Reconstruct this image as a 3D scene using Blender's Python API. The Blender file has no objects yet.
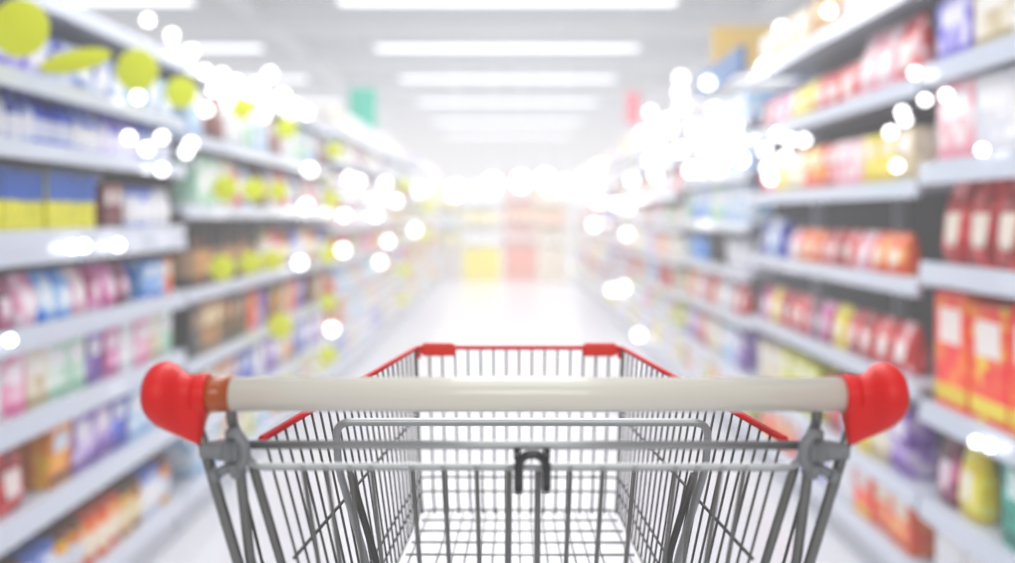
import bpy, bmesh, math, random
from mathutils import Vector, Matrix
random.seed(11)
SC = bpy.context.scene
COL = SC.collection
PI = math.pi
H = 1.5            # eye height of the camera
FPX = 1000.0       # focal length in pixels of the 1015 px wide frame
CX, CY = 507.5, 215.0

def P(x, y, d):
    """point at distance d along the aisle that the photograph shows at x, y"""
    return Vector(((x-CX)*d/FPX, d, H-(y-CY)*d/FPX))

# ------------------------------------------------------------------ materials
def lin(h):
    if isinstance(h, (tuple, list)): return tuple(h)[:3]
    h = h.lstrip('#'); r = []
    for i in (0, 2, 4):
        c = int(h[i:i+2], 16)/255
        r.append(c/12.92 if c <= .04045 else ((c+.055)/1.055)**2.4)
    return tuple(r)

MATS = {}
def mat(name, color, rough=.5, metal=0., emit=0., bump=0., bscale=60., var=0., coat=0., spec=.5):
    if name in MATS: return MATS[name]
    m = bpy.data.materials.new(name); m.use_nodes = True
    nt = m.node_tree; b = nt.nodes['Principled BSDF']
    c = lin(color)
    b.inputs['Base Color'].default_value = (*c, 1)
    b.inputs['Roughness'].default_value = rough
    b.inputs['Metallic'].default_value = metal
    b.inputs['Specular IOR Level'].default_value = spec
    b.inputs['Coat Weight'].default_value = coat
    if emit:
        b.inputs['Emission Color'].default_value = (*c, 1)
        b.inputs['Emission Strength'].default_value = emit
    if bump or var:
        tc = nt.nodes.new('ShaderNodeTexCoord')
        n = nt.nodes.new('ShaderNodeTexNoise'); n.inputs['Scale'].default_value = bscale
        n.inputs['Detail'].default_value = 3
        nt.links.new(tc.outputs['Object'], n.inputs['Vector'])
        if bump:
            bp = nt.nodes.new('ShaderNodeBump'); bp.inputs['Strength'].default_value = bump
            bp.inputs['Distance'].default_value = .002
            nt.links.new(n.outputs['Fac'], bp.inputs['Height']); nt.links.new(bp.outputs['Normal'], b.inputs['Normal'])
        if var:
            mx = nt.nodes.new('ShaderNodeMix'); mx.data_type = 'RGBA'
            mx.inputs['A'].default_value = (*[v*(1-var) for v in c], 1)
            mx.inputs['B'].default_value = (*[min(1, v*(1+var)) for v in c], 1)
            nt.links.new(n.outputs['Fac'], mx.inputs['Factor']); nt.links.new(mx.outputs['Result'], b.inputs['Base Color'])
    MATS[name] = m
    return m

def ink(h):
    c = lin(h); g = sum(c)/3
    return tuple(max(0, (g+(v-g)*1.25))**1.18 for v in c)

def print_mat(c1, c2, c3, scale=13.):
    """printed packaging: soft blotches of three inks, different on every pack"""
    key = 'print_%s_%s_%s_%g' % (c1, c2, c3, scale)
    if key in MATS: return MATS[key]
    m = bpy.data.materials.new(key); m.use_nodes = True
    nt = m.node_tree; b = nt.nodes['Principled BSDF']; b.inputs['Roughness'].default_value = .35
    tc = nt.nodes.new('ShaderNodeTexCoord'); oi = nt.nodes.new('ShaderNodeObjectInfo')
    n = nt.nodes.new('ShaderNodeTexNoise'); n.noise_dimensions = '4D'
    n.inputs['Scale'].default_value = scale; n.inputs['Detail'].default_value = 1.5
    ml = nt.nodes.new('ShaderNodeMath'); ml.operation = 'MULTIPLY'; ml.inputs[1].default_value = 37.
    nt.links.new(oi.outputs['Random'], ml.inputs[0]); nt.links.new(ml.outputs[0], n.inputs['W'])
    nt.links.new(tc.outputs['Object'], n.inputs['Vector'])
    r = nt.nodes.new('ShaderNodeValToRGB'); e = r.color_ramp.elements
    e[0].position = .40; e[0].color = (*ink(c1), 1)
    e[1].position = .62; e[1].color = (*ink(c3), 1)
    k = e.new(.52); k.color = (*ink(c2), 1)
    nt.links.new(n.outputs['Fac'], r.inputs['Fac']); nt.links.new(r.outputs['Color'], b.inputs['Base Color'])
    MATS[key] = m
    return m

# ------------------------------------------------------------------ mesh helpers
def box(bm, x0, x1, y0, y1, z0, z1, mi=0):
    vs = [bm.verts.new((x, y, z)) for x in (x0, x1) for y in (y0, y1) for z in (z0, z1)]
    fs = []
    for q in ((0,1,3,2), (4,6,7,5), (0,4,5,1), (2,3,7,6), (0,2,6,4), (1,5,7,3)):
        f = bm.faces.new([vs[i] for i in q]); f.material_index = mi; fs.append(f)
    return vs, fs

def fillet(pts, rad, n=5):
    pts = [Vector(p) for p in pts]; out = [pts[0]]
    for i in range(1, len(pts)-1):
        a, b, c = pts[i-1], pts[i], pts[i+1]
        u = (a-b); v = (c-b)
        r = min(rad, u.length*.49, v.length*.49)
        p0 = b+u.normalized()*r; p1 = b+v.normalized()*r
        for k in range(n+1):
            t = k/n
            out.append(p0*(1-t)**2 + b*2*t*(1-t) + p1*t*t)
    out.append(pts[-1]); return out

def tube(bm, pts, r, seg=10, closed=False, mi=0, cap=True, radii=None):
    pts = [Vector(p) for p in pts]; n = len(pts); rings = []; up = None
    for i in range(n):
        if closed: t = pts[(i+1) % n]-pts[i-1]
        elif i == 0: t = pts[1]-pts[0]
        elif i == n-1: t = pts[-1]-pts[-2]
        else: t = (pts[i+1]-pts[i]).normalized()+(pts[i]-pts[i-1]).normalized()
        t.normalize()
        if up is None:
            up = Vector((0, 0, 1)) if abs(t.z) < .9 else Vector((0, 1, 0))
        s = t.cross(up)
        if s.length < 1e-6: s = t.orthogonal()
        s.normalize(); up = s.cross(t).normalized()
        rr = radii[i] if radii else r
        rings.append([bm.verts.new(pts[i]+(s*math.cos(a)+up*math.sin(a))*rr) for a in [2*PI*k/seg for k in range(seg)]])
    for i in range(n if closed else n-1):
        a, b = rings[i], rings[(i+1) % n]
        for k in range(seg):
            f = bm.faces.new((a[k], a[(k+1) % seg], b[(k+1) % seg], b[k])); f.smooth = True; f.material_index = mi
    if cap and not closed:
        for rg in (rings[0], rings[-1][::-1]):
            f = bm.faces.new(rg); f.material_index = mi

def loft(bm, rings, mi=0, smooth=True, caps=True):
    R = [[bm.verts.new(p) for p in r] for r in rings]
    n = len(R[0])
    for a, b in zip(R, R[1:]):
        for k in range(n):
            f = bm.faces.new((a[k], a[(k+1) % n], b[(k+1) % n], b[k])); f.smooth = smooth; f.material_index = mi
    if caps:
        for rg in (R[0], R[-1][::-1]):
            f = bm.faces.new(rg); f.smooth = smooth; f.material_index = mi

def lathe(bm, prof, seg=20, mi=0, cx=0, cy=0):
    loft(bm, [[(cx+r*math.cos(2*PI*k/seg), cy+r*math.sin(2*PI*k/seg), z) for k in range(seg)] for r, z in prof], mi)

def rrect(w, d, rad, z, n=3):
    out = []
    for sx, sy, a0 in ((1, 1, 0), (-1, 1, PI/2), (-1, -1, PI), (1, -1, 1.5*PI)):
        for k in range(n+1):
            a = a0+PI/2*k/n
            out.append((sx*(w/2-rad)+rad*math.cos(a), sy*(d/2-rad)+rad*math.sin(a), z))
    return out

def obj(name, bm, mats, parent=None, loc=(0, 0, 0), bevel=0):
    if bevel:
        bmesh.ops.bevel(bm, geom=list(bm.edges), offset=bevel, segments=2, affect='EDGES', clamp_overlap=True)
    bmesh.ops.recalc_face_normals(bm, faces=bm.faces)
    me = bpy.data.meshes.new(name); bm.to_mesh(me); bm.free()
    for m in (mats if isinstance(mats, (list, tuple)) else [mats]): me.materials.append(m)
    o = bpy.data.objects.new(name, me); COL.objects.link(o); o.location = loc
    if parent: o.parent = parent
    return o

def empty(name, loc=(0, 0, 0)):
    o = bpy.data.objects.new(name, None); COL.objects.link(o); o.location = loc
    o.empty_display_size = .05
    return o

def tag(o, label, cat, group=None):
    o['label'] = label; o['category'] = cat
    if group: o['group'] = group
    return o

def struct(name, bm, m, bevel=0):
    o = obj(name, bm, m, bevel=bevel); o['kind'] = 'structure'; return o

def dup(root, loc, rz, scale=None):
    r = root.copy(); COL.objects.link(r); r.location = loc; r.rotation_euler = (0, 0, rz)
    if scale: r.scale = scale
    for ch in list(root.children):
        c = ch.copy(); COL.objects.link(c); c.parent = r
        for g in ch.children:
            d = g.copy(); COL.objects.link(d); d.parent = c
    return r

# ------------------------------------------------------------------ the shopping cart
M_CREAM = mat('cream_plastic', '#dfdbcc', .22, coat=.5)
M_RED = mat('red_plastic', '#e01008', .38, spec=.35, bump=.25, bscale=700)
M_REDRIM = mat('red_rim_plastic', '#e00a18', .3)
M_ORANGE = mat('orange_red_clip_plastic', '#ea2408', .4)
M_BROWN = mat('brown_band_plastic', '#ac4c00', .3, coat=.3)
M_TUBE = mat('zinc_tube', '#7c7c78', .32, .8, bump=.12, bscale=400)
M_WIRE = mat('zinc_wire', '#5c5c59', .4, .7)
M_LIGHTT = mat('bright_zinc_bar', '#aeb0af', .3, .7)
M_GREYP = mat('grey_plastic', '#7f8284', .45)
M_CHROME = mat('dark_chrome', '#4a4a4a', .16, .9)
M_RUBBER = mat('grey_rubber', '#3c3c3e', .7)

CART = empty('shopping_cart', (0.0129, .784, 0))
tag(CART, 'wire shopping cart with cream push handle and red end caps in the aisle', 'shopping cart')
CXW = 0.0129                      # the cart's middle in X
ORI = Vector((0.0129, .784, 0))
def cart_obj(name, bm, m, parent=None, bevel=0):
    if parent is None: bmesh.ops.translate(bm, verts=bm.verts, vec=-ORI)
    else: bmesh.ops.translate(bm, verts=bm.verts, vec=-ORI)
    return obj(name, bm, m, parent or CART, bevel=bevel)
def C(hx, y, d, s=-1):
    """cart point: hx = pixels from the cart's middle line, y = pixel row, d = depth; s = side"""
    return Vector((CXW + s*hx*d/FPX, d, H-(y-CY)*d/FPX))
def W(hX, d, drop, s=-1):
    return Vector((CXW + s*hX, d, H-drop))
D1 = .784
# push handle
bm = bmesh.new(); z = C(0, 394.5, D1).z
tube(bm, [(CXW-.254, D1, z), (CXW+.254, D1, z)], .0136, 40)
cart_obj('push_handle', bm, M_CREAM)
bm = bmesh.new()
tube(bm, [(CXW-.257, D1, z), (CXW-.2297, D1, z)], .01385, 40)
o = cart_obj('handle_band', bm, M_BROWN); o['label'] = 'brown band at one end of the handle'
# red end caps: a flared knob with a skirt running down over the leg tube
def end_cap(s):
    k = D1/FPX
    rows = [(143.5,384,406,9), (144.5,378,411,16), (147,371.5,416,23), (151,366.5,421,29), (157,362.8,426,33), (164,361.5,430,34.5), (170,363,433,33),
            (175,366.5,435.5,28.5), (179,370.5,437.5,24), (183,373.3,439.5,20.8), (187,374.5,441.5,19), (192,375,444,17.8), (196.5,375.5,445.6,17), (200,376,442,16.5), (203,377,430,16), (205,379,418,15)]
    rings = []
    for x, yt, yb, dr in rows:
        hx = 524-x; ring = []
        c0 = 393.5 if x > 147 else (yt+yb)/2
        for i in range(32):
            a = 2*PI*i/32; sn = math.sin(a); cs = math.cos(a)
            if sn >= 0: yy = c0-(c0-yt)*sn; dp = dr*cs
            else: yy = c0+(yb-c0)*(-sn)**1.0; dp = dr*cs*(1-.12*sn*sn)
            p = C(hx, yy, D1, s); p.y += dp*k
            ring.append(p)
        rings.append(ring)
    bm = bmesh.new(); loft(bm, rings)
    zc = z; e = 0 if s < 0 else -2.5
    prof = [(193+e, 19.8), (198+e, 20.3), (204+e, 20.9), (206.6+e, 20.9), (207.6+e, 20.2), (207.6+e, 17.4)]
    loft(bm, [[(CXW+s*(524-x)*k, D1+r*k*math.cos(2*PI*i/32), zc+r*k*math.sin(2*PI*i/32)) for i in range(32)] for x, r in prof])
    cart_obj('end_cap', bm, M_RED)
for s in (-1, 1): end_cap(s)
# leg tubes and inner posts
for s in (-1, 1):
    bm = bmesh.new()
    tube(bm, fillet([C(328, 424, .784, s), C(287, 563, .84, s), W(.20, 1.02, .66, s), W(.205, .92, 1.0, s), W(.22, .80, 1.33, s)], .12, 8), .0046, 14)
    cart_obj('leg_tube', bm, M_TUBE)
    bm = bmesh.new()
    tube(bm, fillet([C(294, 403, .784, s), C(293, 425, .790, s), C(286, 437, .797, s), C(285, 470, .806, s), C(274, 563, .85, s), W(.19, 1.0, .62, s)], .012, 5), .0043, 14)
    cart_obj('handle_post', bm, M_TUBE)
    bm = bmesh.new()
    tube(bm, [C(281, 488, .82, s), C(262, 563, .90, s), W(.17, 1.0, .55, s)], .0016, 8)
    cart_obj('stay_rod', bm, M_WIRE)
# clamps: hexagonal knuckle, boss and lower eye
for s in (-1, 1):
    bm = bmesh.new(); dk = .792; k = dk/FPX
    c = C(291, 450.5, dk, s)
    def hexring(dx, r, n=6, c=c, s=s, k=k):
        return [(c.x+s*dx*k*-1, c.y+r*k*math.cos(2*PI*i/n+PI/6), c.z+r*k*math.sin(2*PI*i/n+PI/6)) for i in range(n)]
    loft(bm, [hexring(-9, 13), hexring(-7, 17), hexring(-2, 18.5), hexring(0, 15), hexring(3, 14.5), hexring(5, 19), hexring(9, 18), hexring(11, 13)], smooth=False)
    bmesh.ops.bevel(bm, geom=list(bm.edges), offset=.0012, segments=2, affect='EDGES')
    # boss pointing out to the leg
    prof = [(8, 11), (14, 10.8), (22, 9), (27, 8.5), (29, 9.5), (33, 9), (34, 6)]
    loft(bm, [[(c.x+s*x*k, c.y+r*k*math.cos(2*PI*i/20), c.z+r*k*math.sin(2*PI*i/20)) for i in range(20)] for x, r in prof])
    # upper ear and lower claw
    tube(bm, fillet([C(297, 434, dk-.010, s), C(288, 434, dk-.014, s), C(280, 446, dk-.016, s), C(279, 460, dk-.014, s), C(286, 468, dk-.010, s)], .004, 4), .0042, 12)
    tube(bm, [C(291, 462, dk-.004, s), C(286, 474, dk, s)], .007, 12)
    cart_obj('clamp', bm, M_GREYP)
    bm = bmesh.new()
    tube(bm, [C(288, 464, dk, s), C(308, 475, dk+.004, s), C(314, 478, dk+.004, s)], .0042, 12)
    tube(bm, [C(307, 474, dk+.002, s), C(314, 478, dk+.002, s)], .0058, 12)
    cart_obj('brace', bm, M_GREYP)
# rear gate: top bar, second bar bent up into the clamps, vertical bars
GATE = bmesh.new()
tube(GATE, [C(284, 445.5, .797), C(284, 445.5, .797, 1)], .0037, 14)
tube(GATE, fillet([C(283, 452, .80), C(270, 467.5, .806), C(270, 467.5, .806, 1), C(283, 452, .80, 1)], .012, 6), .0033, 14)
gate = cart_obj('rear_gate', GATE, M_LIGHTT)
def gate_bar(hx, s, r, hxb=None):
    bm = bmesh.new()
    a = C(hx, 466, .8115, s); b = C(hxb or hx*.925, 563, .875, s); t = (b-a)
    tube(bm, [a, b, b+t*1.6], r, 10)
    return cart_obj('gate_bar', bm, M_TUBE, gate)
for s in (-1, 1):
    gate_bar(272, s, .0040, 243)
    for hx in (222, 198.5, 174.5, 153, 112, 80, 47): gate_bar(hx, s, .0021)
    gate_bar(14.5, s, .0028, 14.5)
for s in (-1, 1):
    for hx in (222, 198.5, 174.5, 153, 112, 80, 47, 14):
        bm = bmesh.new()
        bmesh.ops.create_uvsphere(bm, u_segments=8, v_segments=6, radius=.0026, matrix=Matrix.Translation(C(hx, 468, .8035, s)))
        cart_obj('weld_dot', bm, M_LIGHTT, gate)
# hook on the middle of the gate
bm = bmesh.new(); dh = .785
path = [P(518.5, 490, dh)]
for i in range(13):
    a = PI-PI*i/12; path.append(P(532.5+14*math.cos(a), 468-13.5*math.sin(a), dh-.004*math.sin(a)))
path.append(P(546.5, 489, dh))
tube(bm, path, .0038, 16)
for p in (path[0], path[-1]): bmesh.ops.create_uvsphere(bm, u_segments=12, v_segments=8, radius=.0038, matrix=Matrix.Translation(p))
for x in (517, 547): tube(bm, [P(x, 447, .797), P(x, 452, .796), P(x, 459, .790)], .0028, 10)
cart_obj('coin_hook', bm, M_CHROME)
# folding seat frame behind the gate
bm = bmesh.new()
tube(bm, fillet([C(150, 640, 1.04), C(156, 563, 1.02), C(184, 470, .965), C(187, 423.5, .95), C(187, 423.5, .95, 1), C(184, 470, .965, 1), C(156, 563, 1.02, 1), C(150, 640, 1.04, 1)], .016, 6), .0038, 14)
cart_obj('seat_frame', bm, M_LIGHTT)
for s in (-1, 1):
    bm = bmesh.new()
    tube(bm, [C(172, 476, .955, s), C(146, 563, 1.0, s), C(140, 620, 1.02, s)], .0036, 10)
    cart_obj('seat_stay', bm, M_WIRE)
# basket.  half widths and drops below eye level along the depth
DN, DF = .85, 1.40
def lerp(a, b, t): return a+(b-a)*t
def hw_top(d): return lerp(.2235, .1440, (d-DN)/(DF-DN))
def hw_bot(d): return lerp(.162, .1365, (d-DN)/(DF-DN))
DT, DB = .1895, .416
def side_pt(d, drop, s):
    f = (drop-DT)/(DB-DT)
    return W(lerp(hw_top(d), hw_bot(d), f), d, drop, s)
bm = bmesh.new()
tube(bm, fillet([side_pt(DN, DT+.002, -1), side_pt(DF, DT, -1), side_pt(DF, DT, 1), side_pt(DN, DT+.002, 1)], .014, 5), .0033, 14)
cart_obj('basket_rim', bm, M_REDRIM)
for s in (-1, 1):
    bm = bmesh.new()
    x0, x1 = sorted((CXW+s*.1375, CXW+s*.0885))
    box(bm, x0, x1, DF-.0065, DF+.0065, H-DT-.0115, H-DT+.0065)
    bmesh.ops.bevel(bm, geom=list(bm.edges), offset=.003, segments=3, affect='EDGES')
    tube(bm, [W(.139, DF-.004, DT+.004, s), W(.141, DF-.002, DT+.014, s)], .003, 8)
    o = cart_obj('rim_clip', bm, M_ORANGE); o['label'] = 'orange-red clip on the front corner of the rim'
# side panels
for s in (-1, 1):
    bm = bmesh.new(); n = 24
    for i in range(n):
        d = lerp(DN+.006, DF-.012, i/(n-1))
        tube(bm, [side_pt(d, DT, s), side_pt(d, DB-.03, s), W(hw_bot(d), d, DB, s)], .0013, 6)
    for dr, r in ((.283, .0016), (.371, .0014), (.391, .0014)):
        tube(bm, [side_pt(DN, dr+.01*(dr < .3), s), side_pt(DF-.02, dr, s)], r, 8)
    cart_obj('side_panel', bm, M_WIRE)
# front panel
bm = bmesh.new()
for i in range(-8, 9):
    X = i*.0180
    tube(bm, [(CXW+X, DF, H-DT), (CXW+X*.955, DF-.001, H-DB+.022), (CXW+X*.94, DF-.006, H-DB+.006), (CXW+X*.93, DF-.02, H-DB)], .00155, 6)
for dr, r in ((.275, .0015), (.371, .0014), (.391, .0014)):
    tube(bm, fillet([side_pt(DF-.03, dr, -1), side_pt(DF-.001, dr, -1), side_pt(DF-.001, dr, 1), side_pt(DF-.03, dr, 1)], .016, 6), r, 8)
cart_obj('front_panel', bm, M_WIRE)
# basket floor
bm = bmesh.new()
tube(bm, fillet([W(hw_bot(DN), DN, DB, -1), W(hw_bot(DF), DF-.002, DB, -1), W(hw_bot(DF), DF-.002, DB, 1), W(hw_bot(DN), DN, DB, 1)], .02, 6), .0018, 8)
for i in range(12):
    d = DF-.006-i*.045
    if d < DN: break
    tube(bm, [W(hw_bot(d)-.006, d, DB, -1), W(hw_bot(d)-.006, d, DB, 1)], .0014, 6)
for i in range(-4, 5):
    t = i/4
    tube(bm, [(CXW+t*(.1365-.012), DF-.004, H-DB-.002), (CXW+t*(.162-.012), DN, H-DB-.002)], .0013, 6)
for i in range(-3, 4):
    tube(bm, [(CXW+(i+.5*(1 if i < 0 else -1 if i > 0 else 0))*.031, DF-.004, H-DB-.002), (CXW+(i+.5*(1 if i < 0 else -1 if i > 0 else 0))*.037, DN, H-DB-.002)], .0011, 6)
cart_obj('basket_floor', bm, M_LIGHTT)
CART.rotation_euler = (.006, 0, -.0055); CART.location.y += .0102; CART.location.z -= .0002
# chassis and castors under the basket
bm = bmesh.new()
tube(bm, fillet([W(.22, .80, 1.33, -1), W(.20, 1.38, 1.36, -1), W(.20, 1.38, 1.36, 1), W(.22, .80, 1.33, 1)], .05), .009, 12)
tube(bm, [W(.22, .82, 1.33, -1), W(.22, .82, 1.33, 1)], .008, 12)
for s in (-1, 1):
    tube(bm, [W(.20, 1.37, 1.36, s), W(.19, .97, .64, s)], .008, 12)
cart_obj('chassis', bm, M_TUBE)
for s in (-1, 1):
    for hx, d, top in ((.22, .82, 1.335), (.20, 1.36, 1.36)):
        bm = bmesh.new()
        tube(bm, [W(hx, d, top, s), W(hx, d, top+.03, s)], .012, 12)
        for q in (-1, 1):
            c = W(hx, d, 1.4, s)
            box(bm, c.x+q*.019-.002, c.x+q*.019+.002, c.y-.012, c.y+.012, .05, H-top-.02)
        box(bm, c.x-.021, c.x+.021, c.y-.012, c.y+.012, H-top-.034, H-top-.028)
        fk = cart_obj('castor', bm, M_TUBE)
        bm = bmesh.new()
        loft(bm, [[(c.x+x, c.y+r*math.cos(2*PI*i/28), .0625+r*math.sin(2*PI*i/28)) for i in range(28)] for x, r in ((-.014, .05), (-.011, .0585), (-.006, .0625), (.006, .0625), (.011, .0585), (.014, .05))])
        cart_obj('wheel', bm, M_RUBBER, fk)

# ------------------------------------------------------------------ the room
M_FLOOR = mat('polished_floor', '#dddce1', .22, var=.04, bscale=1.5)
nt = M_FLOOR.node_tree
M_CEIL = mat('ceiling_paint', '#c9cdd2', .8, var=.03, bscale=.5)
M_BEAM = mat('beam_paint', '#dfe2e6', .6)
M_WALL = mat('wall_paint', '#e2e0e0', .8, var=.03, bscale=.6)
bm = bmesh.new(); box(bm, -14, 14, -4, 44, -.1, 0); struct('floor', bm, M_FLOOR)
CEIL = 5.2
bm = bmesh.new(); box(bm, -14, 14, -4, 44, CEIL, CEIL+.1); struct('ceiling', bm, M_CEIL)
bm = bmesh.new(); box(bm, -14.1, -14, -4, 44, 0, CEIL); struct('wall_left', bm, M_WALL)
bm = bmesh.new(); box(bm, 14, 14.1, -4, 44, 0, CEIL); struct('wall_right', bm, M_WALL)
bm = bmesh.new(); box(bm, -14, 14, 44, 44.1, 0, CEIL); struct('wall_far', bm, M_WALL)
bm = bmesh.new(); box(bm, -14, 14, -4.1, -4, 0, CEIL); struct('wall_near', bm, M_WALL)
i = 0
for y in (13.2, 17.5, 21.8, 26.5, 32, 38):
    i += 1; bm = bmesh.new(); box(bm, -13.9, 13.9, y-.16, y+.16, CEIL-.42, CEIL); struct('trim_%d' % i, bm, M_BEAM, .01)
for x in (-4.4, 4.4):
    i += 1; bm = bmesh.new(); box(bm, x-.12, x+.12, -3.9, 43.9, CEIL-.3, CEIL-.02); struct('trim_%d' % i, bm, M_BEAM, .01)

# ceiling lights
M_GLOW = mat('lamp_diffuser', '#f6faff', .5, emit=1.7)
M_HOUS = mat('lamp_housing', '#d8dade', .5)
bm = bmesh.new(); box(bm, -2.6, 2.6, -.17, .17, .03, .1)
lt = empty('ceiling_light', (0, 15.3, CEIL-.45)); obj('housing', bm, M_HOUS, lt)
bm = bmesh.new(); box(bm, -2.57, 2.57, -.14, .14, 0, .035); obj('diffuser', bm, M_GLOW, lt)
bm = bmesh.new()
for x in (-2.2, 2.2): tube(bm, [(x, 0, .1), (x, 0, .45)], .01, 8)
obj('hanger', bm, M_HOUS, lt)
tag(lt, 'long glowing strip lights hanging crosswise from the pale ceiling', 'ceiling light', 'crosswise strip lights under the ceiling')
first = True
for y in (11.5, 15.3, 19.6, 24, 29, 35, 41):
    for x in (-7.4, 0, 7.4):
        if first: lt.location = (x, y, CEIL-.45); first = False
        else: dup(lt, (x, y, CEIL-.45), 0)

def area(name, loc, sx, sy, power, rot=(0, 0, 0), col=(1, 1, 1)):
    l = bpy.data.lights.new(name, 'AREA'); l.shape = 'RECTANGLE'; l.size = sx; l.size_y = sy; l.energy = power; l.color = col
    o = bpy.data.objects.new(name, l); COL.objects.link(o); o.location = loc; o.rotation_euler = rot; return o
area('area_lamp', (0, -2.4, 2.85), 3.4, .4, 50, (1.1, 0, 0))  # added unseen lamp behind the camera, puts a highlight on the handle
area('area_lamp', (0, .4, 4.6), 3, 1.6, 34)
area('area_lamp', (0, 4.5, 4.6), 2.4, 5, 170)
area('area_lamp', (0, 11, 4.6), 2.4, 6, 175)
area('area_lamp', (0, 19, 4.6), 4, 8, 270)
area('area_lamp', (0, 32, 4.5), 10, 12, 560)
# ------------------------------------------------------------------ racks
M_SHELF = mat('shelf_paint', '#ccd1dc', .4, spec=.5)
M_RAIL = mat('price_rail_plastic', '#ccd4e2', .22, coat=.5)
M_BACKW = mat('shade_toned_back_panel', '#66708e', .6)  # darkened blue: shade under the shelves is put into the colour
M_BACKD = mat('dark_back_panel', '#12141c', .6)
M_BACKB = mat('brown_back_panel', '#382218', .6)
M_UPR = mat('upright_paint', '#cfd4dc', .45)
LL = 1.5; LR = 1.5
DEP = .46
ORD = ['bottom', 'second', 'third', 'fourth', 'fifth', 'sixth', 'seventh', 'top']
def rack(side, y0, y1, levels, top, back, label, rail=.055, L=1.5, railh=None):
    """side -1 / +1; levels = shelf surface heights"""
    X = side*L
    r = empty('shelf_rack', (X, (y0+y1)/2, 0)); tag(r, label, 'shelf rack')
    w = (y1-y0)/2-.006
    def b(x0, x1, ya, yb, z0, z1, name, m, parent=r, bev=0):
        bm = bmesh.new(); xs = sorted((side*x0, side*x1)); box(bm, xs[0], xs[1], ya, yb, z0, z1); return obj(name, bm, m, parent, bevel=bev)
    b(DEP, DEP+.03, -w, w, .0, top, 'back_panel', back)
    n = max(1, round((y1-y0)/1.3))
    for k in range(n+1):
        yy = -w+.02+(2*w-.04)*k/n
        b(DEP-.05, DEP, yy-.02, yy+.02, 0, top, 'upright', M_UPR)
    b(.04, DEP, -w, w, 0, .12, 'plinth', M_UPR)
    for i, z in enumerate(levels):
        sh = b(0.01, DEP-.052, -w, w, z-.025, z, 'shelf', M_SHELF)
        h = (railh or {}).get(i, rail)
        bm = bmesh.new()
        xs = [(-.004, z+.008), (.012, z+.008), (.012, z-h), (-.012, z-h)]
        loft(bm, [[(side*x, yy, zz) for x, zz in xs] for yy in (-w, w)], smooth=False)
        obj('price_rail', bm, M_RAIL, sh)
    return r
def lv(rel): return [H+v for v in rel]
LA = lv([-1.30, -.925, -.627, -.358, -.055, .225, .44, .72])
LB = lv([-1.30, -1.02, -.70, -.36, .04, .38, .72])
LC = lv([-1.30, -1.0, -.70, -.40, -.10, .20, .50, .78])
RA = lv([-1.30, -1.02, -.67, -.175, .18, .53, .86])
RB = lv([-1.30, -1.02, -.62, -.24, .125, .50, .87])
RC = lv([-1.30, -1.02, -.66, -.36, -.05, .28, .62])
RD = lv([-1.30, -1.0, -.70, -.40, -.10, .20, .50, .76])
BIG = {4: .10, 5: .05, 3: .065, 2: .07, 1: .075}
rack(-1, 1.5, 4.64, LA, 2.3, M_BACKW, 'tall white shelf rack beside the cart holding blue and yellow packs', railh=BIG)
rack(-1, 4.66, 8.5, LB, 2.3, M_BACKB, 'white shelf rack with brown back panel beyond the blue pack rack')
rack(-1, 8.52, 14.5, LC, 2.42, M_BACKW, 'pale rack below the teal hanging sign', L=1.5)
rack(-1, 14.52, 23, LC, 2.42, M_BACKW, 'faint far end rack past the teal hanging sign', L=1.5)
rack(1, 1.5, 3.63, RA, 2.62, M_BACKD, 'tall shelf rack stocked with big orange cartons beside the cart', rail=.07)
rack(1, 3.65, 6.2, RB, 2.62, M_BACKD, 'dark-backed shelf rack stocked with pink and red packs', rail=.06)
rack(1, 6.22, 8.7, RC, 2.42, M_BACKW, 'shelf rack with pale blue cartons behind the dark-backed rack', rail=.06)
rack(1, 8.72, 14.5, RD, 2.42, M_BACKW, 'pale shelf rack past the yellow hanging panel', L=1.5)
rack(1, 14.52, 23, RD, 2.42, M_BACKW, 'faint far rack near the orange end display', L=1.5)

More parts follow.
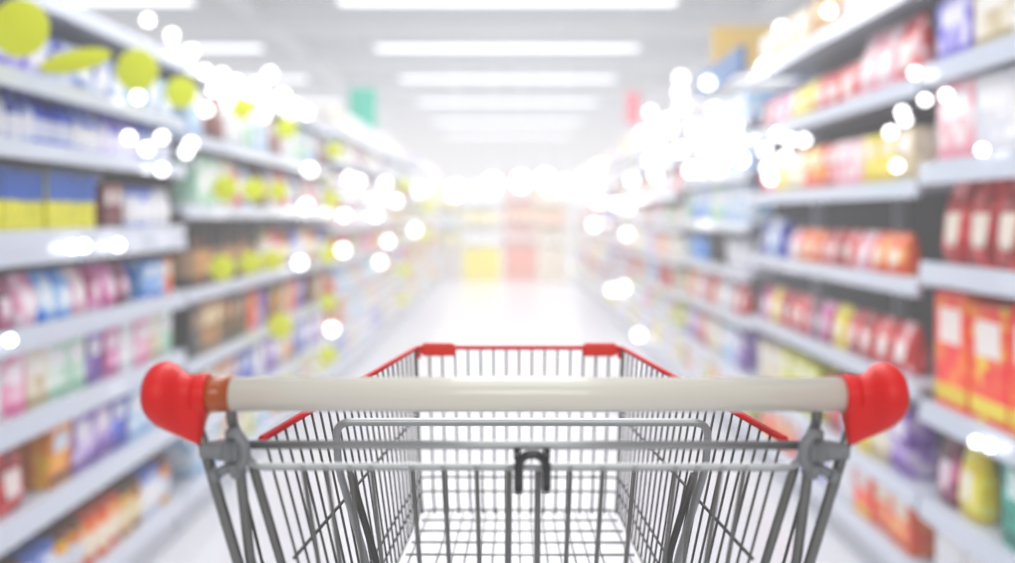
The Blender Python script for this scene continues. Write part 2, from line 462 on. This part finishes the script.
# ------------------------------------------------------------------ products
def build_product(kind, w, dpt, h, cols, detail):
    """front faces -Y.  cols = (body ink tuple, label colour, cap colour)"""
    body, lab, cap = cols
    mb = print_mat(*body) if isinstance(body, tuple) else mat('plain_'+body, body, .4)
    ml = mat('label_'+lab, lab, .45); mc = mat('cap_'+cap, cap, .35)
    bm = bmesh.new(); extra = []
    if kind == 'carton':
        box(bm, -w/2, w/2, -dpt/2, dpt/2, 0, h)
        bmesh.ops.bevel(bm, geom=list(bm.edges), offset=.004, segments=2, affect='EDGES')
        b2 = bmesh.new()
        if lab == '#0e58b8': box(b2, -w*.497, w*.497, -dpt/2-.002, -dpt/2+.001, h*.5, h*.99)
        else: box(b2, -w*.33, w*.33, -dpt/2-.002, -dpt/2+.001, h*.56, h*.86)
        extra.append(('label', b2, ml))
        b2 = bmesh.new(); box(b2, -w*.49, w*.49, -dpt/2-.0015, -dpt/2+.001, h*.06, h*.2); extra.append(('stripe', b2, mc))
    elif kind == 'bottle':
        r = w/2
        lathe(bm, [(r*.8, 0), (r*.95, .004), (r*.97, h*.1), (r*.93, h*.35), (r*.97, h*.62), (r*.8, h*.74), (r*.42, h*.84), (r*.34, h*.88)], 18)
        b2 = bmesh.new(); lathe(b2, [(r*.4, h*.865), (r*.44, h*.88), (r*.44, h*.985), (r*.36, h)], 18); extra.append(('cap', b2, mc))
        b2 = bmesh.new(); lathe(b2, [(r*.985, h*.16), (r*.99, h*.17), (r*.99, h*.54), (r*.985, h*.55)], 18); extra.append(('label', b2, ml))
    elif kind == 'jar':
        r = w/2
        lathe(bm, [(r*.85, 0), (r*.98, .006), (r*.99, h*.7), (r*.85, h*.8), (r*.78, h*.84)], 18)
        b2 = bmesh.new(); lathe(b2, [(r*.86, h*.82), (r*.9, h*.84), (r*.9, h*.98), (r*.82, h)], 18); extra.append(('lid', b2, mc))
        b2 = bmesh.new(); lathe(b2, [(r*1.0, h*.18), (r*1.01, h*.19), (r*1.01, h*.6), (r*1.0, h*.61)], 18); extra.append(('label', b2, ml))
    elif kind == 'pouch':
        R = []
        for t, fw, fd in ((0, .86, .7), (.04, .95, .9), (.25, 1, 1), (.55, 1, .85), (.8, .97, .45), (.92, .96, .1), (.94, .97, .05), (1, .97, .04)):
            R.append(rrect(w*fw, max(dpt*fd, .003), min(.4*dpt*fd, w*.2), h*t))
        loft(bm, R)
        b2 = bmesh.new()
        loft(b2, [rrect(w*.74, dpt*.93*f, dpt*.3*f, h*t) for t, f in ((.22, 1.1), (.3, 1.13), (.5, 1.04), (.6, .96))]); extra.append(('label', b2, ml))
    elif kind == 'wrapped_pack':
        R = []
        for t, f in ((0, .9), (.03, .97), (.1, 1), (.47, 1), (.5, .985), (.53, 1), (.9, 1), (.97, .97), (1, .88)):
            R.append(rrect(w*f, dpt*f, .02, h*t))
        loft(bm, R)
        b2 = bmesh.new(); box(b2, -w*.3, w*.3, -dpt/2-.003, -dpt/2+.002, h*.3, h*.72)
        bmesh.ops.bevel(b2, geom=list(b2.edges), offset=.001, segments=1, affect='EDGES'); extra.append(('label', b2, ml))
    elif kind == 'tub':
        r = w/2
        lathe(bm, [(r*.8, 0), (r*.83, .004), (r*.95, h*.85), (r*.93, h*.86)], 20)
        b2 = bmesh.new(); lathe(b2, [(r*.98, h*.84), (r, h*.86), (r, h*.96), (r*.95, h)], 20); extra.append(('lid', b2, mc))
    nm_ = 'cardboard_box' if kind == 'carton' and w >= .2 else kind
    if detail:
        root = obj(nm_, bm, mb)
        for n, b2, m in extra: obj(n, b2, m, root)
    else:
        mats = [mb]
        for n, b2, m in extra:
            tmp = bpy.data.meshes.new('t'); b2.to_mesh(tmp); b2.free()
            k0 = len(bm.faces); bm.from_mesh(tmp); bpy.data.meshes.remove(tmp)
            bm.faces.ensure_lookup_table()
            mats.append(m)
            for f in bm.faces[k0:]: f.material_index = len(mats)-1
        root = obj(nm_, bm, mats)
    return root

CAT = {'carton': 'carton', 'bottle': 'bottle', 'jar': 'jar', 'pouch': 'bag', 'wrapped_pack': 'pack', 'tub': 'tub'}
TOTAL = [0]
def run(side, z, y0, y1, kind, w, h, dpt, variants, where, detail=True, blk=(2, 4), setback=.03, L=1.5, fill=1.0, hj=.03):
    protos = {}
    nfit = int((y1-y0-.01)/(w*1.045)); y = y1-.012-w/2-(nfit-1)*w*1.045 if nfit else y1; left = 0; vi = random.randrange(len(variants))
    rz = PI/2 if side < 0 else -PI/2
    while y+w/2 < y1+.001:
        if left <= 0:
            left = random.randint(*blk); vi = (vi+1) % len(variants)
        left -= 1
        desc, cols = variants[vi]
        if random.random() > fill: y += w*1.05; continue
        loc = (side*(L+setback+dpt/2+random.uniform(0, .012)), y, z+.001)
        r = rz+random.uniform(-.05, .05)*(kind != 'carton')+random.uniform(-.012, .012)
        if vi not in protos:
            o = build_product(kind, w, dpt, h, cols, detail); o.location = loc; o.rotation_euler = (0, 0, r); protos[vi] = o
            lab = desc+' '+where
            tag(o, lab, 'box' if o.name.startswith('cardboard') else CAT[kind], lab)
        else:
            o = dup(protos[vi], loc, r)
            s = 1+random.uniform(-hj, hj)
            if kind in ('pouch', 'carton'): o.scale = (1, 1, s)
        TOTAL[0] += 1
        y += w*1.045

V = {
 'bluewhite': ('blue and white', (('#2f4fb0', '#c9d6f4', '#f2f4fa'), '#f4f6ff', '#2a48b8')),
 'paleblue': ('pale blue', (('#8fa6e6', '#e4eafa', '#f7f8fc'), '#ffffff', '#5a78d0')),
 'lilac': ('lilac', (('#8d86d8', '#d9d4f6', '#f5f2fb'), '#f2efff', '#6a5ac8')),
 'blueyel': ('blue-topped yellow', (('#e4e008', '#d8d400', '#f0ec30'), '#0e58b8', '#e8e410')),
 'navy': ('deep blue', (('#0c3f9a', '#1560c4', '#3a86e0'), '#0a2f80', '#e6e200')),
 'maroon': ('dark red', (('#5c1a24', '#8c3038', '#c89090'), '#e8dcd8', '#501018')),
 'white': ('plain white', (('#e6e8ee', '#f4f4f6', '#ffffff'), '#ffffff', '#d8dae0')),
 'magenta': ('magenta', (('#b0247c', '#e070b8', '#f6d0e6'), '#fbe6f2', '#a02070')),
 'plum': ('dark plum', (('#4a1030', '#8a2858', '#d890b0'), '#f0d8e4', '#581038')),
 'skyblue': ('sky blue', (('#4a90e0', '#a8d0f4', '#f0f8ff'), '#f4faff', '#2a70d0')),
 'pink': ('soft pink', (('#e68ab4', '#f4c4d8', '#fbeef4'), '#fff6fa', '#d8609a')),
 'cream': ('cream', (('#d8ccb0', '#ece4d0', '#f8f4ea'), '#fbf7ee', '#b0a070')),
 'purple': ('purple', (('#6a3c9c', '#a884d0', '#e6dcf2'), '#f2ecf8', '#5a2c90')),
 'royal': ('royal blue', (('#1a34a0', '#2c50c8', '#6a8ae4'), '#dfe6fa', '#1428a0')),
 'redwhite': ('red and white', (('#c4182c', '#e04a50', '#f8d8d8'), '#fff4ee', '#b01020')),
 'crimson': ('crimson', (('#a00c20', '#cc2030', '#ec8080'), '#f8e4e0', '#8c0818')),
 'orange': ('orange', (('#e86a10', '#f48c30', '#fbc890'), '#fff0d8', '#d85008')),
 'amber': ('amber', (('#c87a10', '#e8a020', '#f4cc60'), '#e4e8f0', '#784010')),
 'brown': ('brown', (('#3c2418', '#6a4024', '#a87040'), '#d8a060', '#2c1810')),
 'gold': ('golden brown', (('#9a6a28', '#c89440', '#e8c880'), '#f4e4b8', '#704818')),
 'black': ('black', (('#181414', '#2c2420', '#50403c'), '#a08060', '#100c0c')),
 'yellow': ('yellow', (('#e8d400', '#f4e640', '#fbf4a0'), '#fffbe0', '#d8b800')),
 'yelred': ('yellow and red', (('#e02c28', '#f4c020', '#f8e460'), '#fff4d0', '#d01818')),
 'green': ('green', (('#2c8c3c', '#6ac070', '#d8f0d8'), '#f4fff4', '#207030')),
 'teal': ('teal', (('#0c9484', '#30b8a4', '#a0e4d8'), '#e8fffa', '#087868')),
 'vorange': ('vivid orange', (('#f0420c', '#f8601c', '#fb9858'), '#fff0e8', '#f0d010')),
 'limeyel': ('lime yellow', (('#c8cc10', '#dcdc20', '#eef080'), '#fbfbd8', '#98a000')),
 'palegreen': ('pale green', (('#b8dcc8', '#d8eede', '#f2faf4'), '#ffffff', '#88c0a0')),
 'palepink': ('pale pink', (('#f0b8c4', '#f8dade', '#fdf4f4'), '#ffffff', '#e898a8')),
 'icy': ('icy blue', (('#b0d0ec', '#d8e8f6', '#f4f9fd'), '#ffffff', '#90b8e0')),
}
def VV(noun, *keys): return [(V[k][0]+' '+noun, V[k][1]) for k in keys]

# --- the left rack beside the cart (LA levels, 2.2 m to 4.62 m)
wl = 'of the blue pack rack'
def A_(i): return 'on the %s shelf %s' % (ORD[i], wl)
#run(-1, LA[7], 2.9, 4.6, 'carton', .17, .22, .2, VV('carton', 'icy', 'white'), A_(7))
run(-1, LA[6], 2.5, 4.6, 'wrapped_pack', .17, .16, .2, VV('wrapped pack', 'bluewhite', 'icy', 'lilac'), A_(6))
run(-1, LA[5], 2.5, 4.6, 'bottle', .075, .165, .075, VV('bottle', 'lilac', 'bluewhite', 'royal', 'paleblue'), A_(5), blk=(3, 5))
run(-1, LA[4], 2.5, 3.72, 'carton', .092, .20, .12, [('blue and yellow carton', V['blueyel'][1])], A_(4), blk=(3, 4))
run(-1, LA[4], 3.72, 4.02, 'carton', .1, .17, .12, VV('carton', 'maroon'), A_(4))
run(-1, LA[4], 4.02, 4.6, 'jar', .1, .17, .1, VV('jar', 'white', 'paleblue'), A_(4))
run(-1, LA[3], 2.5, 4.1, 'pouch', .13, .17, .09, VV('pouch', 'magenta', 'plum', 'pink', 'skyblue', 'palepink'), A_(3), blk=(1, 2))
run(-1, LA[3], 4.1, 4.6, 'carton', .12, .16, .1, VV('carton', 'orange', 'skyblue'), A_(3), blk=(1, 2))
run(-1, LA[2], 2.5, 4.6, 'carton', .15, .19, .1, VV('carton', 'pink', 'cream', 'palegreen', 'purple', 'magenta', 'white'), A_(2), blk=(1, 2))
run(-1, LA[1], 2.5, 3.2, 'pouch', .17, .22, .1, VV('pouch', 'royal', 'redwhite', 'crimson'), A_(1), blk=(1, 1))
run(-1, LA[1], 3.2, 4.6, 'carton', .17, .21, .12, VV('carton', 'royal', 'icy', 'cream', 'redwhite', 'amber', 'purple'), A_(1), blk=(1, 2))
run(-1, LA[0], 2.5, 4.6, 'jar', .11, .2, .11, VV('jar', 'amber', 'orange', 'gold', 'paleblue'), A_(0), blk=(2, 3))
# --- brown-backed left rack
wl2 = 'of the brown-backed rack'
def B_(i): return 'on the %s shelf %s' % (ORD[i], wl2)
#run(-1, LB[6], 4.72, 8.4, 'carton', .22, .16, .2, VV('carton', 'white', 'icy', 'cream'), B_(6))
run(-1, LB[5], 4.72, 8.4, 'carton', .19, .26, .14, VV('carton', 'white', 'palegreen', 'icy', 'maroon'), B_(5), blk=(1, 2))
run(-1, LB[4], 4.72, 5.6, 'wrapped_pack', .2, .26, .14, VV('wrapped pack', 'cream', 'palegreen'), B_(4), fill=.9)
run(-1, LB[4], 5.6, 8.4, 'pouch', .2, .26, .12, VV('pouch', 'brown', 'white', 'redwhite', 'icy'), B_(4), blk=(1, 2))
run(-1, LB[3], 4.72, 6.2, 'jar', .13, .3, .13, VV('jar', 'black', 'brown'), B_(3), blk=(1, 3))
run(-1, LB[3], 6.2, 8.4, 'jar', .14, .26, .13, VV('jar', 'gold', 'royal', 'cream', 'redwhite'), B_(3), blk=(1, 2))
run(-1, LB[2], 4.72, 5.9, 'carton', .17, .25, .17, VV('carton', 'brown', 'black', 'gold'), B_(2), blk=(1, 2))
run(-1, LB[2], 5.9, 8.4, 'tub', .17, .24, .17, VV('tub', 'brown', 'gold', 'cream', 'orange', 'purple'), B_(2), blk=(1, 2))
run(-1, LB[1], 4.72, 8.4, 'carton', .2, .22, .14, VV('carton', 'cream', 'amber', 'royal', 'white', 'purple'), B_(1), blk=(1, 2))
run(-1, LB[0], 4.72, 8.4, 'wrapped_pack', .22, .2, .18, VV('wrapped pack', 'cream', 'limeyel', 'icy', 'amber'), B_(0), blk=(1, 2))
# --- the right rack with the orange cartons
wr = 'of the orange carton rack'
def C_(i): return 'on the %s shelf %s' % (ORD[i], wr)
run(1, RA[6], 2.4, 3.6, 'carton', .2, .12, .2, VV('carton', 'white', 'palepink'), C_(6))
run(1, RA[5], 2.4, 3.58, 'carton', .26, .22, .2, VV('carton', 'white', 'cream', 'lilac'), C_(5), blk=(1, 2))
run(1, RA[4], 2.4, 3.58, 'carton', .28, .27, .2, VV('large carton', 'palepink', 'white'), C_(4), blk=(1, 1))
run(1, RA[3], 2.4, 3.58, 'pouch', .19, .30, .12, [('red crisp bag with a white patch', (('#a01024', '#c8283c', '#e87878'), '#f6ead8', '#8c0818'))], C_(3))
run(1, RA[2], 2.4, 3.6, 'carton', .25, .39, .2, [('big orange carton', V['vorange'][1]), ('big orange carton with golden ink', (('#f0480c', '#f47818', '#f8d820'), '#fff4ee', '#f8e030'))], C_(2), blk=(1, 1))
run(1, RA[1], 2.4, 3.12, 'carton', .22, .28, .16, VV('carton', 'teal'), C_(1))
run(1, RA[1], 3.12, 3.6, 'pouch', .15, .26, .1, VV('pouch', 'yellow', 'plum', 'purple'), C_(1), blk=(1, 1))
run(1, RA[0], 2.4, 3.6, 'carton', .22, .2, .16, VV('carton', 'paleblue', 'white'), C_(0))
# --- the dark-backed right rack
wd = 'of the dark-backed rack'
def D_(i): return 'on the %s shelf %s' % (ORD[i], wd)
run(1, RB[6], 3.75, 6.1, 'carton', .24, .2, .2, VV('carton', 'cream', 'white', 'gold'), D_(6))
run(1, RB[5], 3.75, 4.4, 'pouch', .2, .27, .1, VV('pouch', 'palepink', 'redwhite'), D_(5), blk=(1, 2))
run(1, RB[5], 4.4, 6.1, 'pouch', .2, .19, .1, VV('pouch', 'pink', 'crimson', 'redwhite', 'yellow'), D_(5), blk=(1, 3))
run(1, RB[4], 3.75, 6.1, 'carton', .17, .21, .12, VV('carton', 'yelred', 'cream', 'yellow', 'palepink', 'redwhite'), D_(4), blk=(1, 2))
run(1, RB[3], 3.75, 5.5, 'pouch', .17, .17, .1, VV('pouch', 'redwhite', 'crimson', 'orange', 'palepink'), D_(3), blk=(1, 2))
run(1, RB[3], 5.5, 6.1, 'pouch', .16, .22, .1, VV('pouch', 'royal', 'icy'), D_(3), blk=(1, 2))
run(1, RB[2], 3.75, 6.1, 'pouch', .18, .2, .1, VV('pouch', 'plum', 'redwhite', 'crimson', 'yellow', 'magenta'), D_(2), blk=(1, 2))
run(1, RB[1], 3.75, 4.8, 'carton', .18, .26, .12, VV('carton', 'purple', 'cream', 'yellow', 'icy', 'crimson'), D_(1), blk=(1, 1))
run(1, RB[1], 4.8, 6.1, 'carton', .22, .27, .12, VV('carton', 'limeyel', 'cream'), D_(1), blk=(3, 4))
run(1, RB[0], 3.75, 6.1, 'carton', .2, .22, .12, VV('carton', 'orange', 'vorange', 'white', 'lilac'), D_(0), blk=(1, 2))
# --- pale blue right rack
we = 'of the pale blue carton rack'
def E_(i): return 'on the %s shelf %s' % (ORD[i], we)
run(1, RC[6], 6.3, 8.6, 'carton', .26, .18, .2, VV('carton', 'skyblue', 'white', 'icy'), E_(6))
run(1, RC[5], 6.3, 8.6, 'carton', .24, .26, .16, VV('carton', 'white', 'icy'), E_(5))
run(1, RC[4], 6.3, 8.6, 'carton', .24, .25, .16, VV('carton', 'icy', 'palegreen', 'skyblue', 'green'), E_(4), blk=(2, 3))
run(1, RC[3], 6.3, 8.6, 'tub', .2, .2, .2, VV('tub', 'skyblue', 'white', 'black'), E_(3))
run(1, RC[2], 6.3, 8.6, 'pouch', .2, .2, .1, VV('pouch', 'orange', 'redwhite', 'white'), E_(2), blk=(1, 2))
run(1, RC[1], 6.3, 8.6, 'carton', .22, .24, .14, VV('carton', 'purple', 'icy', 'cream', 'crimson'), E_(1), blk=(1, 2))
run(1, RC[0], 6.3, 8.6, 'wrapped_pack', .24, .22, .16, VV('wrapped pack', 'limeyel', 'white', 'orange'), E_(0), blk=(1, 2))
# --- far racks, both sides
far = [('carton', 'wrapped pack', 'pouch', 'tub', 'jar')]
KK = ['carton', 'wrapped_pack', 'pouch', 'tub', 'carton', 'jar', 'wrapped_pack', 'carton']
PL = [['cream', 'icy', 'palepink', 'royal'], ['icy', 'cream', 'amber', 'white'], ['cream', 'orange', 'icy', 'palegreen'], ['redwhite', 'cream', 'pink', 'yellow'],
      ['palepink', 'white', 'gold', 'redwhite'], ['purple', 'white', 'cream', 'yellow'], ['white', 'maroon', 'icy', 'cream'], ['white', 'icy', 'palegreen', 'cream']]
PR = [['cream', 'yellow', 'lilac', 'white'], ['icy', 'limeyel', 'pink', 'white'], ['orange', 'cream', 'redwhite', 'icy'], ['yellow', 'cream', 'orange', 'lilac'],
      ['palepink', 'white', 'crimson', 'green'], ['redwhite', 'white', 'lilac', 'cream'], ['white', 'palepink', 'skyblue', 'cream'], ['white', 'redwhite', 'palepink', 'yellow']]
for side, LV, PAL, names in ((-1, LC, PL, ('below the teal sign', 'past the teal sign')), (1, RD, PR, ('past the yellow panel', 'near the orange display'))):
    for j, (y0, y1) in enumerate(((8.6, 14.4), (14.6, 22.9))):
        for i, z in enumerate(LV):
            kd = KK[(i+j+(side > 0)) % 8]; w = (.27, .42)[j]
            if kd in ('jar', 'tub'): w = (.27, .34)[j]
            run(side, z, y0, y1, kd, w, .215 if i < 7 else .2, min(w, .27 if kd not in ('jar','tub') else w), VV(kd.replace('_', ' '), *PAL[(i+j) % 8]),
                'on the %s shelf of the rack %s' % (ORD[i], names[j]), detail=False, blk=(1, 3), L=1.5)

# ------------------------------------------------------------------ round yellow price signs
M_YSIGN = mat('yellow_sign_card', '#dae200', .5, emit=.1)  # slight glow added to brighten the card, which is no lamp
M_CLIP = mat('clear_clip', '#d8dce4', .3)
SIGNS = [(20, 28, 27, 'r'), (137, 70, 20, 'r'), (181, 92, 15, 'r'), (243, 108, 11, 'r'), (286, 128, 10, 'r'),
         (225, 188, 12, 'r'), (254, 190, 11, 'r'), (278, 191, 9, 'r'), (222, 268, 12, 'r'), (250, 263, 11, 'r'), (272, 260, 10, 'r'),
         (280, 326, 12, 'r'), (328, 302, 8, 'r'), (328, 355, 9, 'r'), (334, 150, 8, 'r'), (331, 200, 8, 'r'), (328, 255, 8, 'r'),
         (404, 270, 6, 'r'), (402, 300, 5, 'r'), (428, 205, 6, 'r'), (426, 235, 6, 'r'), (404, 185, 6, 'r')]
def nearest_shelf(x, y):
    z = 1500/(CX-x); zz = H-(y-CY)*z/FPX
    lvls = LA if z < 4.65 else LB if z < 8.5 else LC
    cands = [l for l in lvls if l < zz]
    return z, zz, (lvls.index(cands[-1]) if cands else 0), (wl if z < 4.65 else wl2 if z < 8.5 else 'of the teal sign rack' if z < 14.5 else 'of the far end rack')
proto = None
cnt = {}
for x, y, rpx, kd in SIGNS:
    d, zz, li, where = nearest_shelf(x, y)
    R = rpx*d/FPX; Xs = 1.474-R; d = Xs*1000/(CX-x); zz = H-(y-CY)*d/FPX
    root = empty('price_sign', (-Xs, d, zz))
    bm = bmesh.new()
    # the disc faces back along the aisle towards shoppers
    loft(bm, [[(R*f*math.cos(2*PI*i/36), t, R*f*math.sin(2*PI*i/36)) for i in range(36)] for t, f in ((-.003, .97), (-.002, 1), (.002, 1), (.003, .97))])
    obj('disc', bm, M_YSIGN, root)
    bm = bmesh.new(); box(bm, -R-.011, -R*.6, .003, .006, -.012, .012); obj('clip', bm, M_CLIP, root)
    key = (li, where); cnt[key] = cnt.get(key, 0)+1
    n = ['first', 'second', 'third', 'fourth', 'fifth', 'sixth'][cnt[key]-1]
    tag(root, '%s round yellow price sign above the %s shelf %s' % (n, ORD[li], where), 'sign', 'round yellow price signs')
# the tilted yellow sign between the big ones
d = 1360/(CX-75)
bm = bmesh.new(); loft(bm, [[(.115*f*math.cos(2*PI*i/36), t, .035*f*math.sin(2*PI*i/36)) for i in range(36)] for t, f in ((-.003, .97), (-.002, 1), (.002, 1), (.003, .97))])
root = empty('price_sign', (-1.36, d, H+(215-61)*d/FPX)); obj('disc', bm, M_YSIGN, root)
bm = bmesh.new(); box(bm, -.128, -.06, .003, .006, -.01, .01); obj('clip', bm, M_CLIP, root)
root.rotation_euler = (0, -.2, 0); tag(root, 'flat oval yellow sign tilted between the two biggest round signs', 'sign')

# ------------------------------------------------------------------ added glowing balls standing in for glints on the rails
M_GLINT = mat('glint_glow', '#ffffff', .5, emit=4.5)
GLINTS_L = [(148,20),(172,35),(192,51),(205,72),(222,75),(235,82),(228,100),(214,90),(246,98),(262,92),(270,74),(257,85),(264,115),(294,106),(306,112),(206,110),(250,112),
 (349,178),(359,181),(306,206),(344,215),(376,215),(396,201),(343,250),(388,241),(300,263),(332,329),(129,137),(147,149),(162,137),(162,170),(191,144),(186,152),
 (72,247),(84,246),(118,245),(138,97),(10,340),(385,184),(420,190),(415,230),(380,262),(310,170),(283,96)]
GLINTS_R = [(598,168),(598,202),(594,225),(628,207),(627,234),(624,287),(639,335),(763,67),(708,83),(681,78),(680,92),(682,106),(642,133),(660,150),(650,160),(670,130),(680,150),
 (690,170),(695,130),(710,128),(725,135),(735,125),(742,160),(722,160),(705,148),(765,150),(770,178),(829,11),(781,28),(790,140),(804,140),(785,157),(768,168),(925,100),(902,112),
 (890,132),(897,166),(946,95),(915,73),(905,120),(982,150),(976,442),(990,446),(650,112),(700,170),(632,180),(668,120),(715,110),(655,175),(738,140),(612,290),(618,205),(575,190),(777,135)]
glint0 = None; rn = {}
for side, lst in ((-1, GLINTS_L), (1, GLINTS_R)):
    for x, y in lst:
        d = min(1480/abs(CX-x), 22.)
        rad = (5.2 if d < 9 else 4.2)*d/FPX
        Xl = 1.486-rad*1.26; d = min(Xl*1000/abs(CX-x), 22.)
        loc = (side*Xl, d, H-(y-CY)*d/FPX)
        if glint0 is None:
            root = empty('rail_glint', loc)
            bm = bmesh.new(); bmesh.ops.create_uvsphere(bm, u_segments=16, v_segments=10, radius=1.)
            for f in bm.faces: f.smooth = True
            b_ = obj('glint_ball', bm, M_GLINT, root)
            bm = bmesh.new(); tube(bm, [(.9, 0, 0), (1.25, 0, 0)], .5, 12); obj('glint_stub', bm, M_CLIP, root)
            glint0 = root
        else: root = dup(glint0, loc, 0)
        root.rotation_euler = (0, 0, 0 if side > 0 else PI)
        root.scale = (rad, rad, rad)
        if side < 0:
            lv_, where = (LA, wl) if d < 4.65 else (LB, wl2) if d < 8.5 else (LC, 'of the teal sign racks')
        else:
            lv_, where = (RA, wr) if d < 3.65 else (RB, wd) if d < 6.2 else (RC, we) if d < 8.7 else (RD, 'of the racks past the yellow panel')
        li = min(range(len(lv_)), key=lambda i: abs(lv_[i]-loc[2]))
        lab = 'added glowing glint ball by the %s shelf %s' % (ORD[li], where)
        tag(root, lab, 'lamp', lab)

# ------------------------------------------------------------------ hanging things and the end of the aisle
def hanging_sign(name, x0, x1, y0, y1, d, color, label, cat):
    a = P(x0, y1, d); b = P(x1, y0, d)
    root = empty(name, ((a.x+b.x)/2, d, a.z)); w = (b.x-a.x)/2; h = b.z-a.z
    bm = bmesh.new(); box(bm, -w, w, -.02, .02, 0, h)
    obj('panel', bm, mat('sign_'+color, color, .5, var=.08, bscale=3), root, bevel=.006)
    bm = bmesh.new()
    for s in (-1, 1): tube(bm, [(s*w*.8, 0, h), (s*w*.8, 0, CEIL-a.z)], .008, 6)
    obj('hanging_rod', bm, M_HOUS, root)
    tag(root, label, cat); return root
hanging_sign('hanging_sign', 349, 376, 88, 136, 13.5, '#1fcfae', 'teal sign hanging over the far rack opposite the yellow panel', 'sign')
hanging_sign('hanging_sign', 712, 772, 26, 76, 9.2, '#f0c860', 'yellow panel hanging above the pale blue carton rack', 'sign')
hanging_sign('hanging_sign', 626, 640, 92, 124, 11, '#f08c98', 'small pink sign hanging behind the yellow panel', 'sign')
# blue header board on the pale blue rack
root = empty('header_board', (1.5, 7.2, 2.43)); bm = bmesh.new(); box(bm, .0, .04, -.75, .75, 0, .17); obj('board', bm, mat('header_blue', '#3a6ea8', .4), root, bevel=.005)
bm = bmesh.new(); box(bm, .04, .3, -.7, -.66, 0, .02); box(bm, .04, .3, .66, .7, 0, .02); obj('bracket', bm, M_UPR, root)
tag(root, 'blue header board standing on top of the pale blue carton rack', 'board')
# pendant lamps in a row near the aisle's end
p0 = None
for x, y, r in ((455, 191, 8), (493, 184, 10), (521, 182, 10), (545, 180, 8), (566, 186, 6)):
    d = 21.; p = P(x, y, d)
    if p0 is None:
        p0 = empty('pendant_lamp', p)
        bm = bmesh.new(); bmesh.ops.create_uvsphere(bm, u_segments=20, v_segments=12, radius=.16); obj('globe', bm, mat('pendant_glow', '#ffffff', .5, emit=7.), p0)
        bm = bmesh.new(); tube(bm, [(0, 0, .15), (0, 0, CEIL-p.z)], .01, 6); obj('cord', bm, M_HOUS, p0); o = p0
        ch = [c for c in p0.children if c.name.startswith('cord')][0]
    else: o = dup(p0, p, 0)
    tag(o, 'glowing white globe lamp hanging over the end of the aisle', 'lamp', 'globe lamps over the end of the aisle')
# end displays
def display(x0, x1, ytop, ybase, d, color, color2, label):
    a = P(x0, ybase, d); b = P(x1, ytop, d)
    root = empty('end_display', ((a.x+b.x)/2, d, 0)); w = (b.x-a.x)/2; h = b.z
    bm = bmesh.new(); box(bm, -w, w, -.3, .3, 0, h*.32); obj('base', bm, mat('disp_'+color, color, .5), root, bevel=.01)
    bm = bmesh.new(); box(bm, -w, w, .22, .28, h*.32, h); obj('back_board', bm, mat('disp_'+color2, color2, .5), root)
    for k in range(3):
        bm = bmesh.new(); zz = h*(.33+.2*k); box(bm, -w*.96, w*.96, -.2, .21, zz, zz+.03); obj('shelf', bm, M_SHELF, root)
    tag(root, label, 'display'); return h, w, root.location
ed = [display(463, 500, 180, 270, 23.5, '#f0e020', '#e8eaf2', 'yellow-based display stand at the far end of the aisle'),
      display(504, 536, 176, 270, 23.8, '#e89078', '#e88a74', 'salmon orange display stand at the far end of the aisle'),
      display(538, 566, 180, 272, 23.2, '#e8d8c0', '#e8d070', 'cream and yellow display stand at the far end of the aisle'),
      display(420, 460, 185, 274, 23.7, '#dcd0d0', '#e8dc60', 'pale display stand with yellow back at the far end of the aisle')]
nm = [('white', 'yellow'), ('redwhite', 'orange'), ('cream', 'orange'), ('yellow', 'icy')]
wn = ['yellow-based', 'salmon orange', 'cream and yellow', 'pale yellow-backed']
for (h, w, loc), ks, w_ in zip(ed, nm, wn):
    for k in range(3):
        key = ks[k % 2]; pr = None
        for q in range(3):
            p_ = (loc.x+(q-1)*w*.62, loc.y-.02, h*(.33+.2*k)+.032)
            if pr is None:
                pr = build_product('carton', w*.52, .3, h*.14, V[key][1], False); o = pr; o.location = p_
            else: o = dup(pr, p_, 0)
            lab = '%s carton on the %s shelf of the %s end display' % (V[key][0], ORD[k], w_)
            tag(o, lab, 'carton', lab)

# ------------------------------------------------------------------ air, light, camera
w = bpy.data.worlds.new('world'); SC.world = w; w.use_nodes = True; nt = w.node_tree
bg = nt.nodes['Background']; bg.inputs['Color'].default_value = (.9, .95, 1, 1); bg.inputs['Strength'].default_value = .6
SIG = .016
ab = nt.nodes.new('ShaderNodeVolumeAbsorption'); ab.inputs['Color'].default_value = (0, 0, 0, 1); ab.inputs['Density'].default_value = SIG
em = nt.nodes.new('ShaderNodeEmission'); em.inputs['Color'].default_value = (.965, .955, .97, 1); em.inputs['Strength'].default_value = 1.45*SIG  # added glowing haze: pales the far aisle and fills the shade
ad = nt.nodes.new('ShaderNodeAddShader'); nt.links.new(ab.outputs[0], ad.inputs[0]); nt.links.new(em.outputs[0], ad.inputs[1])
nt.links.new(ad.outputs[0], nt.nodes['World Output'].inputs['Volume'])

cam = bpy.data.cameras.new('camera'); co = bpy.data.objects.new('camera', cam); COL.objects.link(co)
co.location = (0, 0, H); co.rotation_euler = (PI/2, 0, 0)
cam.sensor_width = 36; cam.lens = 36*FPX/1015; cam.shift_y = -(281.5-CY)/1015; cam.clip_end = 200; cam.clip_start = .05
cam.dof.use_dof = True; cam.dof.focus_distance = 1/.985; APER = .0178
cam.dof.aperture_fstop = cam.lens/1000/APER
SC.camera = co
SC.view_settings.view_transform = 'Standard'
SC.view_settings.exposure = 0.0
SC.cycles.use_denoising = True
SC.cycles.sample_clamp_indirect = 6
SC.cycles.caustics_reflective = False
print('PRODUCTS', TOTAL[0], 'OBJECTS', len(bpy.data.objects))
